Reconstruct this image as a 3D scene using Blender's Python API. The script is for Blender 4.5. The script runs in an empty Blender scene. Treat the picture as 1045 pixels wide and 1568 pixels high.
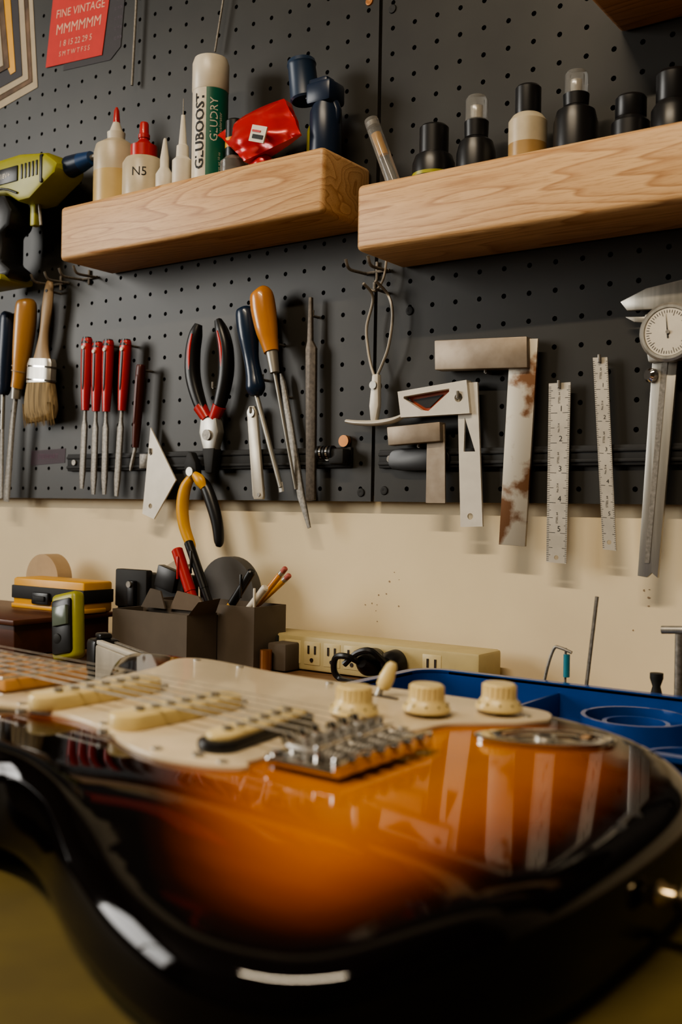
import bpy, bmesh, math, random
from mathutils import Vector, Matrix
from mathutils.geometry import delaunay_2d_cdt, tessellate_polygon
random.seed(7)
SC=bpy.context.scene
# ------------------------------------------------------------------ materials
_mc={}
def M(name,col,rough=.5,metal=0,var=0,scale=60,bump=0,coat=0,trans=0,stretch=(1,1,1),emit=0,ior=None,alpha=1,col2=None,lo=.35,hi=.65):
    if name in _mc: return _mc[name]
    m=bpy.data.materials.new(name); m.use_nodes=True; nt=m.node_tree; b=nt.nodes['Principled BSDF']
    b.inputs['Base Color'].default_value=(*col,1); b.inputs['Roughness'].default_value=rough
    b.inputs['Metallic'].default_value=metal; b.inputs['Coat Weight'].default_value=coat
    b.inputs['Coat Roughness'].default_value=.04
    b.inputs['Transmission Weight'].default_value=trans
    b.inputs['Alpha'].default_value=alpha
    if ior: b.inputs['IOR'].default_value=ior
    if emit:
        b.inputs['Emission Color'].default_value=(*col,1); b.inputs['Emission Strength'].default_value=emit
    tc=nt.nodes.new('ShaderNodeTexCoord'); mp=nt.nodes.new('ShaderNodeMapping'); mp.inputs['Scale'].default_value=stretch
    nt.links.new(tc.outputs['Object'],mp.inputs['Vector'])
    nz=nt.nodes.new('ShaderNodeTexNoise'); nz.inputs['Scale'].default_value=scale; nz.inputs['Detail'].default_value=5
    nt.links.new(mp.outputs[0],nz.inputs['Vector'])
    v=var if var else .06
    r=nt.nodes.new('ShaderNodeValToRGB'); r.color_ramp.elements[0].position=lo; r.color_ramp.elements[1].position=hi
    c2=col2 if col2 else tuple(c*(1-v) for c in col)
    r.color_ramp.elements[0].color=(*c2,1); r.color_ramp.elements[1].color=(*[min(1,c*(1+v*.4)) for c in col],1)
    nt.links.new(nz.outputs['Fac'],r.inputs['Fac']); nt.links.new(r.outputs['Color'],b.inputs['Base Color'])
    if bump:
        bp=nt.nodes.new('ShaderNodeBump'); bp.inputs['Strength'].default_value=bump; bp.inputs['Distance'].default_value=.002
        nt.links.new(nz.outputs['Fac'],bp.inputs['Height']); nt.links.new(bp.outputs[0],b.inputs['Normal'])
    _mc[name]=m; return m
def wood(name,c_dark,c_light,rough=.45,ws=30,sx=.1,coat=0.0,off=0):
    m=bpy.data.materials.new(name); m.use_nodes=True; nt=m.node_tree; b=nt.nodes['Principled BSDF']
    b.inputs['Roughness'].default_value=rough; b.inputs['Coat Weight'].default_value=coat
    tc=nt.nodes.new('ShaderNodeTexCoord'); mp=nt.nodes.new('ShaderNodeMapping'); mp.inputs['Scale'].default_value=(sx,.7,1); mp.inputs['Location'].default_value=(off,off,0)
    nt.links.new(tc.outputs['Object'],mp.inputs['Vector'])
    n0=nt.nodes.new('ShaderNodeTexNoise'); n0.inputs['Scale'].default_value=22; n0.inputs['Detail'].default_value=2
    nt.links.new(mp.outputs[0],n0.inputs['Vector'])
    mul=nt.nodes.new('ShaderNodeMath'); mul.operation='MULTIPLY'; mul.inputs[1].default_value=ws*.55
    nt.links.new(n0.outputs['Fac'],mul.inputs[0])
    fr=nt.nodes.new('ShaderNodeMath'); fr.operation='FRACT'; nt.links.new(mul.outputs[0],fr.inputs[0])
    r1=nt.nodes.new('ShaderNodeValToRGB'); e=r1.color_ramp.elements
    e[0].position=0; e[0].color=(*c_light,1); e[1].position=1; e[1].color=(*c_light,1)
    e2=e.new(.72); e2.color=(*[a*.6+d*.4 for a,d in zip(c_light,c_dark)],1)
    e3=e.new(.9); e3.color=(*c_dark,1)
    nt.links.new(fr.outputs[0],r1.inputs['Fac'])
    mp2=nt.nodes.new('ShaderNodeMapping'); mp2.inputs['Scale'].default_value=(.06,1,1); nt.links.new(tc.outputs['Object'],mp2.inputs['Vector'])
    n2=nt.nodes.new('ShaderNodeTexNoise'); n2.inputs['Scale'].default_value=900; n2.inputs['Detail'].default_value=3
    nt.links.new(mp2.outputs[0],n2.inputs['Vector'])
    r2=nt.nodes.new('ShaderNodeValToRGB'); r2.color_ramp.elements[0].position=.35; r2.color_ramp.elements[0].color=(.72,.64,.54,1); r2.color_ramp.elements[1].position=.5; r2.color_ramp.elements[1].color=(1,1,1,1)
    nt.links.new(n2.outputs['Fac'],r2.inputs['Fac'])
    mx=nt.nodes.new('ShaderNodeMixRGB'); mx.blend_type='MULTIPLY'; mx.inputs[0].default_value=.6
    nt.links.new(r1.outputs[0],mx.inputs[1]); nt.links.new(r2.outputs[0],mx.inputs[2])
    nt.links.new(mx.outputs[0],b.inputs['Base Color'])
    bp=nt.nodes.new('ShaderNodeBump'); bp.inputs['Strength'].default_value=.15; bp.inputs['Distance'].default_value=.001
    nt.links.new(n2.outputs['Fac'],bp.inputs['Height']); nt.links.new(bp.outputs[0],b.inputs['Normal'])
    return m
PEG=M('pegboard_paint',(.031,.0295,.0260),.45,var=.25,scale=9,bump=.05)
CREAM=M('cream_plaster',(.80,.68,.47),.7,var=.10,scale=5,bump=.15)
OAK=wood('oak',(.45,.235,.10),(.68,.43,.215))
OAK2=wood('oak_b',(.47,.25,.105),(.70,.445,.225),off=.37)
OAKD=wood('dark_oak',(.20,.09,.035),(.36,.19,.08))
BLK=M('black_plastic',(.012,.012,.013),.35); BLKM=M('black_matte',(.014,.014,.014),.65)
STEEL=M('brushed_steel',(.50,.48,.43),.38,.75,var=.2,scale=200,stretch=(1,1,.06))
STEELD=M('file_steel',(.29,.27,.24),.5,.6,var=.3,scale=350)
RULER=M('ruler_steel',(.62,.57,.48),.42,.45,var=.15,scale=40)
RUST=M('rusty_steel',(.42,.385,.32),.5,.5,var=.3,scale=30,col2=(.17,.08,.035),lo=.41,hi=.50)
SQST=M('aged_steel',(.34,.285,.225),.5,.5,var=.3,scale=40,col2=(.25,.2,.15))
CHROME=M('chrome',(.75,.73,.70),.1,1)
RED=M('red_plastic',(.50,.022,.018),.35,coat=.2); REDB=M('dark_red',(.085,.018,.013),.4)
NAVY=M('navy_plastic',(.012,.024,.055),.35); BLUE=M('blue_plastic',(.012,.05,.15),.35,coat=.3)
TRAYB=M('tray_blue',(.01,.06,.26),.3,coat=.3)
YEL=M('yellow_rubber',(.72,.36,.02),.4); LIME=M('lime_plastic',(.34,.33,.03),.38)
ORW=M('orange_varnished_wood',(.62,.25,.045),.3,var=.25,scale=25,stretch=(1,1,.15),coat=.5)
TANW=M('tan_varnished_wood',(.50,.26,.08),.35,var=.3,scale=30,stretch=(1,1,.12),coat=.4)
BRW=M('bare_wood_handle',(.34,.24,.14),.5,var=.3,scale=30,stretch=(1,1,.12))
BRIS=M('bristles',(.34,.25,.13),.8,var=.5,scale=300,stretch=(1,1,.03),bump=.6)
WHITE=M('white_plastic',(.70,.65,.55),.45); WHITEM=M('white_enamel',(.67,.63,.55),.4,.1)
PAPER=M('paper',(.46,.39,.29),.8); REDP=M('red_poster_paper',(.60,.045,.035),.7); DARKP=M('dark_print',(.035,.03,.035),.6)
BRP=M('brown_print',(.16,.10,.06),.7,var=.6,scale=30)
PINK=M('poster_ink_pale',(.75,.45,.34),.7); INK=M('black_ink',(.01,.01,.01),.6)
GLUE=M('milky_bottle',(.58,.50,.36),.35,var=.1); GLUE2=M('amber_glue',(.58,.43,.19),.35)
GREEN=M('green_label',(.012,.14,.09),.4); CANW=M('can_white',(.70,.64,.52),.35)
CLEAR=M('clear_plastic',(.8,.8,.78),.12,trans=.85,ior=1.3)
AMB=M('amber_liquid',(.40,.26,.11),.3)
CARD=M('grey_cardboard',(.115,.092,.070),.8,var=.12,scale=30)
CARDR=M('cardboard_edge',(.16,.12,.085),.8)
MAHOG=M('mahogany',(.10,.035,.018),.4,var=.4,scale=30,stretch=(.15,1,1))
BEIGE=M('beige_plastic',(.54,.45,.23),.45); SLOT=M('slot_dark',(.03,.02,.015),.6)
OLIVE=M('olive_mat',(.085,.062,.010),.8,var=.15,scale=30,bump=.1)
PG=M('parchment_pickguard',(.68,.575,.41),.3,coat=.2); CRM=M('aged_cream_plastic',(.74,.59,.28),.32,coat=.2)
MAPLE=M('maple_varnish',(.60,.31,.10),.3,var=.15,scale=15,stretch=(.2,1,1),coat=.5)
COPPER=M('copper',(.45,.2,.08),.4,.8)
FLOOR=M('concrete_floor',(.05,.042,.035),.8,var=.2,scale=4); CEIL=M('ceiling_paint',(.15,.13,.10),.9)
ROOMW=M('room_paint',(.075,.065,.05),.9)
PINKP=M('pink_rubber',(.45,.12,.10),.6)
# ------------------------------------------------------------------ mesh builder (mm, world axes)
def cat(pts,n=6,closed=False):
    out=[]; N=len(pts); P_=[Vector(p) for p in pts]
    rng=range(N) if closed else range(N-1)
    for i in rng:
        if closed: a,b,c,d=P_[i-1],P_[i],P_[(i+1)%N],P_[(i+2)%N]
        else: a,b,c,d=P_[max(i-1,0)],P_[i],P_[i+1],P_[min(i+2,N-1)]
        for k in range(n):
            t=k/n
            out.append(.5*((2*b)+(c-a)*t+(2*a-5*b+4*c-d)*t*t+(3*b-a-3*c+d)*t*t*t))
    if not closed: out.append(P_[-1].copy())
    return out
class P:
    def __init__(s,name,xf=None): s.v=[];s.f=[];s.m=[];s.mats=[];s.name=name;s.xf=xf
    def mi(s,mat):
        if mat not in s.mats: s.mats.append(mat)
        return s.mats.index(mat)
    def raw(s,vs,fs,mat):
        o=len(s.v); k=s.mi(mat); s.v+= [tuple(v) for v in vs]
        for f in fs: s.f.append([o+i for i in f]); s.m.append(k)
    def bm(s,bm,mat):
        bm.verts.ensure_lookup_table(); bm.verts.index_update()
        s.raw([v.co[:] for v in bm.verts],[[v.index for v in f.verts] for f in bm.faces],mat); bm.free()
    def bev(s,bm,b,seg=2):
        if b>0:
            es=[e for e in bm.edges if len(e.link_faces)==2 and e.calc_face_angle(0)>.5]
            bmesh.ops.bevel(bm,geom=es,offset=b,segments=seg,profile=.5,affect='EDGES',clamp_overlap=True)
    def box(s,x0,x1,y0,y1,z0,z1,mat,b=0,rot=None,seg=2):
        bm=bmesh.new(); bmesh.ops.create_cube(bm,size=1)
        cx,cy,cz=(x0+x1)/2,(y0+y1)/2,(z0+z1)/2
        for v in bm.verts: v.co=Vector((v.co.x*abs(x1-x0),v.co.y*abs(y1-y0),v.co.z*abs(z1-z0)))
        s.bev(bm,b,seg)
        R=rot if rot else Matrix.Identity(3)
        for v in bm.verts: v.co=R@v.co+Vector((cx,cy,cz))
        s.bm(bm,mat)
    def prism(s,pts,a,b_,mat,plane='xz',b=0,holes=None):
        mp=(lambda u,v,w:Vector((u,w,v))) if plane=='xz' else (lambda u,v,w:Vector((u,v,w)))
        if not holes:
            bm=bmesh.new(); A=[bm.verts.new(mp(p[0],p[1],a)) for p in pts]; B=[bm.verts.new(mp(p[0],p[1],b_)) for p in pts]
            bm.faces.new(A); bm.faces.new(B[::-1]); n=len(pts)
            for i in range(n): bm.faces.new((A[i],B[i],B[(i+1)%n],A[(i+1)%n]))
            bmesh.ops.recalc_face_normals(bm,faces=bm.faces[:]); s.bev(bm,b)
            s.bm(bm,mat); return
        loops=[pts]+holes; allp=[p for l in loops for p in l]
        tris=tessellate_polygon([[Vector((p[0],p[1],0)) for p in l] for l in loops])
        n=len(allp); vs=[mp(p[0],p[1],a) for p in allp]+[mp(p[0],p[1],b_) for p in allp]
        fs=[list(t) for t in tris]+[[i+n for i in t][::-1] for t in tris]; o=0
        for l in loops:
            k=len(l)
            for i in range(k): fs.append([o+i,o+(i+1)%k,o+(i+1)%k+n,o+i+n])
            o+=k
        s.raw(vs,fs,mat)
    def sweep(s,pts,rad,mat,n=12,ref=(0,1,0),e=2,sub=0,cap=True):
        pr=[Vector((*p,)) for p in pts]; rr=[r if isinstance(r,tuple) else (r,r) for r in rad]
        if sub:
            q=cat(pr,sub); R=cat([(a,b,0) for a,b in rr],sub); pr=q; rr=[(max(.05,v[0]),max(.05,v[1])) for v in R]
        vs=[];fs=[];ref=Vector(ref); pa=None
        for i,p in enumerate(pr):
            t=(pr[min(i+1,len(pr)-1)]-pr[max(i-1,0)]).normalized()
            a=t.cross(ref)
            if a.length<.05: a=pa if pa else t.orthogonal()
            a=(a-t*a.dot(t)).normalized()
            if pa and a.dot(pa)<0: a=-a
            pa=a; b=t.cross(a).normalized()
            for k in range(n):
                th=2*math.pi*k/n; c,s_=math.cos(th),math.sin(th)
                c=math.copysign(abs(c)**(2/e),c); s_=math.copysign(abs(s_)**(2/e),s_)
                vs.append(p+a*rr[i][0]*c+b*rr[i][1]*s_)
        L=len(pr)
        for i in range(L-1):
            for k in range(n): fs.append([i*n+k,i*n+(k+1)%n,(i+1)*n+(k+1)%n,(i+1)*n+k])
        if cap: fs.append(list(range(n))[::-1]); fs.append([(L-1)*n+k for k in range(n)])
        s.raw(vs,fs,mat)
    def tube(s,pts,r,mat,n=8,sub=6,ref=(0,1,0)): s.sweep(pts,[r]*len(pts),mat,n=n,sub=sub,ref=ref)
    def cyl(s,p0,p1,r0,mat,r1=None,n=24):
        r1=r0 if r1 is None else r1; d=(Vector(p1)-Vector(p0)).normalized()
        ref=(0,1,0) if abs(d.y)<.9 else (1,0,0)
        s.sweep([p0,p1],[r0,r1],mat,n=n,ref=ref)
    def lathe(s,prof,o,mat,axis=(0,0,1),n=32):
        ax=Vector(axis).normalized(); a=ax.orthogonal().normalized(); b=ax.cross(a); o=Vector(o); vs=[];fs=[]
        for r,h in prof:
            for k in range(n):
                th=2*math.pi*k/n; vs.append(o+ax*h+(a*math.cos(th)+b*math.sin(th))*max(r,.02))
        L=len(prof)
        for i in range(L-1):
            for k in range(n): fs.append([i*n+k,i*n+(k+1)%n,(i+1)*n+(k+1)%n,(i+1)*n+k])
        fs.append(list(range(n))[::-1]); fs.append([(L-1)*n+k for k in range(n)])
        s.raw(vs,fs,mat)
    def text(s,st,size,fn,mat,align='CENTER'):
        cu=bpy.data.curves.new('t','FONT'); cu.body=st; cu.size=size; cu.align_x=align; cu.align_y='CENTER'; cu.resolution_u=2
        ob=bpy.data.objects.new('t',cu); SC.collection.objects.link(ob)
        dg=bpy.context.evaluated_depsgraph_get(); me=bpy.data.meshes.new_from_object(ob.evaluated_get(dg))
        s.raw([fn(v.co.x,v.co.y) for v in me.vertices],[list(p.vertices) for p in me.polygons],mat)
        bpy.data.objects.remove(ob); bpy.data.curves.remove(cu); bpy.data.meshes.remove(me)
    def done(s,parent=None,ang=35,attr=None,recalc=True):
        vs=[Vector(v) for v in s.v]
        if s.xf: vs=[s.xf(v) for v in vs]
        vs=[v*.001 for v in vs]
        lo=[min(v[i] for v in vs) for i in range(3)]; hi=[max(v[i] for v in vs) for i in range(3)]
        c=Vector([(a+b)/2 for a,b in zip(lo,hi)])
        me=bpy.data.meshes.new(s.name); me.from_pydata([v-c for v in vs],[],s.f)
        for m in s.mats: me.materials.append(m)
        me.polygons.foreach_set('material_index',s.m)
        if attr:
            at=me.attributes.new('burst','FLOAT','POINT'); at.data.foreach_set('value',attr)
        if recalc:
            bm=bmesh.new(); bm.from_mesh(me); bmesh.ops.recalc_face_normals(bm,faces=bm.faces[:]); bm.to_mesh(me); bm.free()
        me.polygons.foreach_set('use_smooth',[True]*len(me.polygons))
        me.set_sharp_from_angle(angle=math.radians(ang)); me.update()
        ob=bpy.data.objects.new(s.name,me); ob.location=c; SC.collection.objects.link(ob)
        if parent:
            ob.parent=parent; ob.location=c-parent.location
        return ob
def ngon(cx,cz,r,n=16): return [(cx+r*math.cos(2*math.pi*i/n),cz+r*math.sin(2*math.pi*i/n)) for i in range(n)]
# ------------------------------------------------------------------ room
o=P('wall_back'); o.box(-2600,1600,12,110,0,2600,CREAM)
SCUFF=M('plaster_scuff',(.34,.25,.16),.9)
for k in range(16):
    cx,cz=random.choice([(-560,990),(-590,965),(-300,985)]); cx+=random.gauss(0,9); cz+=random.gauss(0,13); r=random.uniform(.4,1.1)
    o.prism([(cx+r*random.uniform(.6,1.6)*math.cos(a*1.05),cz+r*random.uniform(.5,1.4)*math.sin(a*1.05)) for a in range(6)],12,11.7,SCUFF)
o.done()
o=P('wall_right'); o.box(1600,1700,-3200,110,0,2600,ROOMW); o.done()
o=P('wall_front'); o.box(-2700,1700,-3300,-3200,0,2600,ROOMW); o.done()
o=P('floor'); o.box(-2700,1700,-3300,110,-60,0,FLOOR); o.done()
o=P('ceiling'); o.box(-2700,1700,-3300,110,2600,2660,CEIL); o.done()
WY0,WY1,WZ0,WZ1=-2500,-1050,1150,2350
o=P('wall_left')
o.box(-2700,-2600,-3200,WY0,0,2600,ROOMW); o.box(-2700,-2600,WY1,110,0,2600,ROOMW)
o.box(-2700,-2600,WY0,WY1,0,WZ0,ROOMW); o.box(-2700,-2600,WY0,WY1,WZ1,2600,ROOMW); o.done()
o=P('window_1')
for y in (WY0,(WY0+WY1)/2-20,WY1-40): o.box(-2670,-2610,y,y+40,WZ0,WZ1,WHITE,3)
for z in (WZ0,WZ0+580,WZ1-40): o.box(-2668,-2612,WY0,WY1,z,z+40,WHITE,3)
o.box(-2625,-2550,WY0-50,WY1+50,WZ0-30,WZ0,WHITE,4); o.done()
# pegboard with real perforations
def pegpanel(x0,nx,z0,nz):
    o=P('pegboard'); p=25.4; r=2.5; vs=[];fs=[]
    for i in range(nx):
        for j in range(nz):
            cx=x0+(i+.5)*p; cz=z0+(j+.5)*p; b=len(vs); h=p/2
            for (dx,dz) in ((h,0),(h,h),(0,h),(-h,h),(-h,0),(-h,-h),(0,-h),(h,-h)): vs.append((cx+dx,0,cz+dz))
            for y in (0,5):
                for k in range(8):
                    a=k*math.pi/4; vs.append((cx+r*math.cos(a),y,cz+r*math.sin(a)))
            for k in range(8):
                k2=(k+1)%8; fs.append([b+k,b+k2,b+8+k2,b+8+k]); fs.append([b+8+k,b+8+k2,b+16+k2,b+16+k])
    o.raw(vs,fs,PEG)
    X1=x0+nx*p; Z1=z0+nz*p
    o.raw([(x0,0,z0),(X1,0,z0),(X1,0,Z1),(x0,0,Z1),(x0,5,z0),(X1,5,z0),(X1,5,Z1),(x0,5,Z1)],[[0,1,5,4],[1,2,6,5],[2,3,7,6],[3,0,4,7]],PEG)
    for (a,b_,c,d) in ((x0,X1,z0+6,z0+18),(x0,X1,Z1-18,Z1-6)): o.box(a,b_,5,12,c,d,BLKM)
    for (sx,sz) in ((x0+nx*p-12,1575),(x0+nx*p-12,1080),(x0+38,1258),(x0+12,1560),(x0+12,1082)): 
        o.lathe([(4.6,0),(4,1.2),(1.6,1.6),(0,1)],(sx,0,sz),COPPER if sz==1575 else BLKM,axis=(0,-1,0),n=14)
    o.done(recalc=False)
pegpanel(-582-48*25.4,48,1071,35); pegpanel(-578,48,1071,35)
o=P('faded_sticker'); o.prism([(-1112,1132),(-1045,1134),(-1046,1116),(-1113,1113)],-.1,-.4,M('faded_purple',(.045,.024,.036),.6)); o.text('STEWART',9,lambda x,y:(-1079+x,-.6,1124+y),M('purple_ink',(.10,.03,.07),.6)); o.done()
# ------------------------------------------------------------------ bench
o=P('workbench'); BW=wood('bench_wood',(.12,.06,.03),(.25,.14,.07))
o.box(-2200,900,-760,10,865,902,BW,3)
for x in (-2150,-700,820):
    for y in (-720,-60): o.box(x,x+70,y,y+50,0,865,BW,2)
o.box(-2150,890,-715,-690,780,865,BW,2); o.done()
o=P('olive_bench_mat'); o.box(-1500,500,-755,-200,902,903,OLIVE,.3); o.done()
# ------------------------------------------------------------------ shelves
def shelf(n,x0,x1,z0,z1,mat):
    o=P(n); o.box(x0,x1,-81,0,z0,z1,mat,5,seg=3); o.done(ang=50)
shelf('oak_floating_shelf',-965,-588,1343,1405,OAK); shelf('oak_floating_shelf',-549.5,60,1300,1361,OAK2); shelf('dark_wood_shelf',-331,60,1476,1538,OAKD)
# ------------------------------------------------------------------ posters
def sheet(o,pts,y,mat,t=.6): o.prism(pts,y,y-t,mat)
o=P('magazine_clippings')
sheet(o,[(-1260,1760),(-1128,1750),(-1112,1603),(-1250,1582)],-.2,PAPER)
sheet(o,[(-1255,1765),(-1137,1755),(-1122,1612),(-1248,1593)],-1,BRP)
sheet(o,[(-1260,1765),(-1145,1757),(-1129,1617),(-1250,1600)],-1.8,PAPER)
sheet(o,[(-1262,1770),(-1156,1760),(-1141,1624),(-1250,1610)],-2.6,DARKP)
sheet(o,[(-1250,1770),(-1172,1764),(-1154,1632),(-1164,1630)],-3.3,YEL)
sheet(o,[(-1250,1770),(-1186,1764),(-1166,1640),(-1240,1632)],-4,BRP); sheet(o,[(-1250,1770),(-1196,1764),(-1178,1645),(-1240,1638)],-4.8,PAPER); o.done()
o=P('dark_calendar'); sheet(o,[(-1062,1613),(-975,1606),(-957,1618),(-945,1740),(-1050,1750)],-.2,DARKP)
for i in range(4): o.text('12 19 26',5,lambda x,y,i=i:(-962+x*.8,-1,1630+12*i+y),M('faded_ink',(.15,.12,.16),.7))
o.done()
o=P('red_calendar_poster')
def post(u,v):
    a=Vector((-1095,1624)).lerp(Vector((-989,1615)),u); b=Vector((-1075,1765)).lerp(Vector((-965,1752)),u); return a.lerp(b,v)
sheet(o,[tuple(post(u,v)) for u,v in ((0,0),(1,0),(1,1),(0,1))],-1.2,REDP)
def pt(cu,cv,s_=1): 
    def f(x,y): q=post(cu+x/106,cv+y/137); return (q.x,-2.1,q.y)
    return f
o.text('FINE VINTAGE',14,pt(.52,.45),PINK)
o.text('MMMMMM',18,pt(.52,.31),PINK)
o.text('1 8 15 22 29 5',10.5,pt(.5,.18),PINK); o.text('S M T W T F S S',8.5,pt(.5,.09),PINK); o.text('SALE',36,pt(.52,.66),PINK); o.done()
# ------------------------------------------------------------------ hanging rods high up
def hookpart(o,x,z,l=14,r=1.5):
    o.cyl((x,4,z),(x,-l,z),r,STEELD,n=8); o.cyl((x,-l,z-.5),(x,-l,z+6),r,STEELD,n=8)
o=P('steel_rod'); o.cyl((-921,-8,1700),(-928,-8,1562),1.6,STEELD,n=8); hookpart(o,-921,1695); o.done()
o=P('thin_wire_tool'); o.tube([(-780,-8,1660),(-785,-8,1625),(-790,-8,1600),(-796,-8,1570)],1.2,STEELD); hookpart(o,-781,1655); o.done()
# ------------------------------------------------------------------ pegboard hooks
def dhook(x,z):
    o=P('pegboard_hook'); 
    for dx in (-13,13): o.tube([(x+dx,0,z),(x+dx,-14,z-1),(x+dx,-32,z-1),(x+dx,-38,z+7)],1.6,STEELD)
    o.cyl((x-15,-2,z),(x+15,-2,z),1.6,STEELD,n=8); o.cyl((x,-2,z-8),(x,-2,z+10),1.6,STEELD,n=8); o.done()
dhook(-1058,1342); dhook(-1005,1343); dhook(-578,1300)
# ------------------------------------------------------------------ cordless tool
o=P('cordless_drill')
o.prism([(-1160,1462),(-1150,1480),(-1120,1488),(-1060,1489),(-1012,1482),(-988,1466),(-994,1454),(-1018,1442),(-1040,1430),(-1062,1430),(-1085,1443),(-1110,1446),(-1150,1444)],-22,-68,LIME,b=9)
o.prism([(-1150,1450),(-1092,1446),(-1078,1425),(-1082,1405),(-1098,1398),(-1098,1365),(-1078,1352),(-1084,1342),(-1165,1342),(-1168,1362),(-1140,1380),(-1135,1410)],-26,-64,BLK,b=8)
o.prism([(-1126,1440),(-1112,1440),(-1104,1400),(-1108,1372),(-1121,1374),(-1116,1405)],-24,-66.5,LIME,b=3)
o.box(-1160,-1088,-20,-70,1338,1346,LIME,3)
o.box(-1105,-1060,-66,-69.5,1455,1474,BLK,1); o.text('18V+',9,lambda x,y:(-1083+x,-69.8,1464+y),WHITE)
for i in range(5): o.box(-1054+i*7,-1051+i*7,-66,-69,1456,1474,BLK,.5)
o.sweep([(-1140,-68,1452),(-1090,-69,1450),(-1060,-69,1440)],[1.4]*3,BLK,sub=3); o.box(-1020,-1014,-24,-69,1446,1480,BLK,2)
o.cyl((-992,-45,1466),(-972,-45,1468),13,NAVY,11); o.cyl((-972,-45,1468),(-954,-45,1470),11,BLUE,8)
o.cyl((-954,-45,1470),(-945,-45,1471),3.5,STEELD)
o.box(-1060,-1050,-40,-50,1404,1432,LIME,2); o.cyl((-1048,-45,1431),(-1044,-45,1404),2,STEELD)
o.cyl((-1100,-.5,1470),(-1100,-24,1470),3,STEELD); o.done()
# ------------------------------------------------------------------ hand tools (left)
o=P('navy_screwdriver'); Y=-18
o.sweep([(-1139,Y,1311),(-1140,Y,1306),(-1141,Y,1280),(-1145,Y,1240),(-1147,Y,1212),(-1148,Y,1205)],[(5,5),(10,10),(11,11),(10,10),(8,8),(5,5)],NAVY,n=16,sub=4,e=2.6)
o.cyl((-1148,Y,1205),(-1149,Y,1160),2.5,STEEL); o.sweep([(-1149,Y,1160),(-1150,Y,1080),(-1150,Y,1070)],[(3,2),(5,1.2),(4,.6)],STEELD); hookpart(o,-1141,1262,8); o.done()
o=P('wood_handled_chisel'); Y=-20
o.sweep([(-1102,Y,1323),(-1102,Y,1318),(-1104,Y,1290),(-1109,Y,1255),(-1114,Y,1228),(-1118,Y,1212)],[(7,7),(13,13),(14,14),(12,12),(9,9),(8,8)],TANW,n=20,sub=5)
for z in (1232,1238): o.sweep([(-1113.5,Y,z),(-1113.2,Y,z+1.5)],[10.2,10.2],BRW,n=20)
o.cyl((-1118,Y,1214),(-1120,Y,1198),6.5,STEEL,6); o.sweep([(-1120,Y,1198),(-1126,Y,1165),(-1135,Y,1075),(-1136,Y,1066)],[(3,3),(5,2),(7,1.5),(6,.5)],STEELD); hookpart(o,-1108,1250,8); o.done()
o=P('paintbrush'); Y=-18
o.sweep([(-1058,Y,1342),(-1060,Y,1336),(-1063,Y,1312),(-1068,Y,1280),(-1071,Y,1258),(-1072,Y,1242)],[(4,3),(7,4),(9,5),(7,5),(11,6),(17,7)],BRW,n=16,sub=5)
o.sweep([(-1071.5,Y,1246),(-1072,Y,1240),(-1073,Y,1216)],[(21,7.5),(24,8),(24,8.5)],STEEL,n=20,e=3.5)
for z in (1237,1220): o.sweep([(-1072,Y,z),(-1072.2,Y,z-2)],[(24.6,9),(24.6,9)],CHROME,n=20,e=3.5)
o.sweep([(-1073,Y,1218),(-1073,Y,1200),(-1072,Y,1180),(-1071,Y,1168)],[(23,8),(27,9),(30,8),(27,3)],BRIS,n=28,e=3,sub=3)
for k in range(60):
    x=-1100+k; a=random.uniform(-3,3); o.sweep([(x,Y-7+random.uniform(-1,2),1190),(x+a*.5,Y-5,1172),(x+a,Y-3,1163+random.uniform(-3,4))],[.5,.45,.2],BRIS,n=4)
o.cyl((-1060,-13,1330),(-1060,-23,1330),2,BLK); hookpart(o,-1060,1330,16); o.done()
def file_(name,x0,z0,xm,zm,x1,z1,hm,w=5.2,bw=4.6):
    o=P(name); Y=-17
    L=lambda t,a=0:(x0+(xm-x0)*t,Y+a,z0+(zm-z0)*t)
    o.sweep([L(0),L(.04),L(.3),L(.75),L(1)],[(4,3.5),(w*1.3,5),(w*1.35,5.4),(w*1.05,5),(w*.8,4)],hm,n=16,sub=4,e=3)
    o.sweep([L(.12,-4.6),L(.2,-5.4),L(.62,-5.4),L(.72,-4.8)],[(1,.5),(2.2,.9),(1.8,.8),(.6,.4)],BLK if hm is RED else REDB,n=8,sub=3)
    if hm is RED:
        o.sweep([L(-.01),L(.08)],[(w*.9,4.4),(w*1.36,5.5)],BLK,n=16,e=3)
        p=L(.14); o.cyl((p[0],Y-4,p[2]),(p[0],Y-7,p[2]),2.4,WHITE,n=12)
    M_=lambda t:(xm+(x1-xm)*t,Y,zm+(z1-zm)*t)
    o.sweep([L(.98),M_(.12),M_(.2),M_(.8),M_(1)],[(2,1.6),(2.4,1.6),(bw,1.7),(bw,1.7),(bw*.6,1)],STEELD,n=12,e=5)
    hookpart(o,x0,z0-6,14); o.done()
file_('needle_file',-989,1266,-990,1178,-994,1083,RED)
file_('needle_file',-970,1259,-971,1176,-973,1076,RED)
file_('needle_file',-951,1260,-953,1175,-954,1076,RED)
file_('needle_file',-921,1258,-926,1175,-933,1074,RED)
file_('small_awl',-895,1227,-902,1131,-910,1104,REDB,w=3.6,bw=2)
o=P('triangular_scraper_card'); o.prism([(-884,1154),(-842,1093),(-876,1048),(-895,1054)],-9,-11,WHITEM,holes=[ngon(-882,1063,3)]+[ngon(-883,1124,2)]); hookpart(o,-883,1124,12); o.done()
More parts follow.
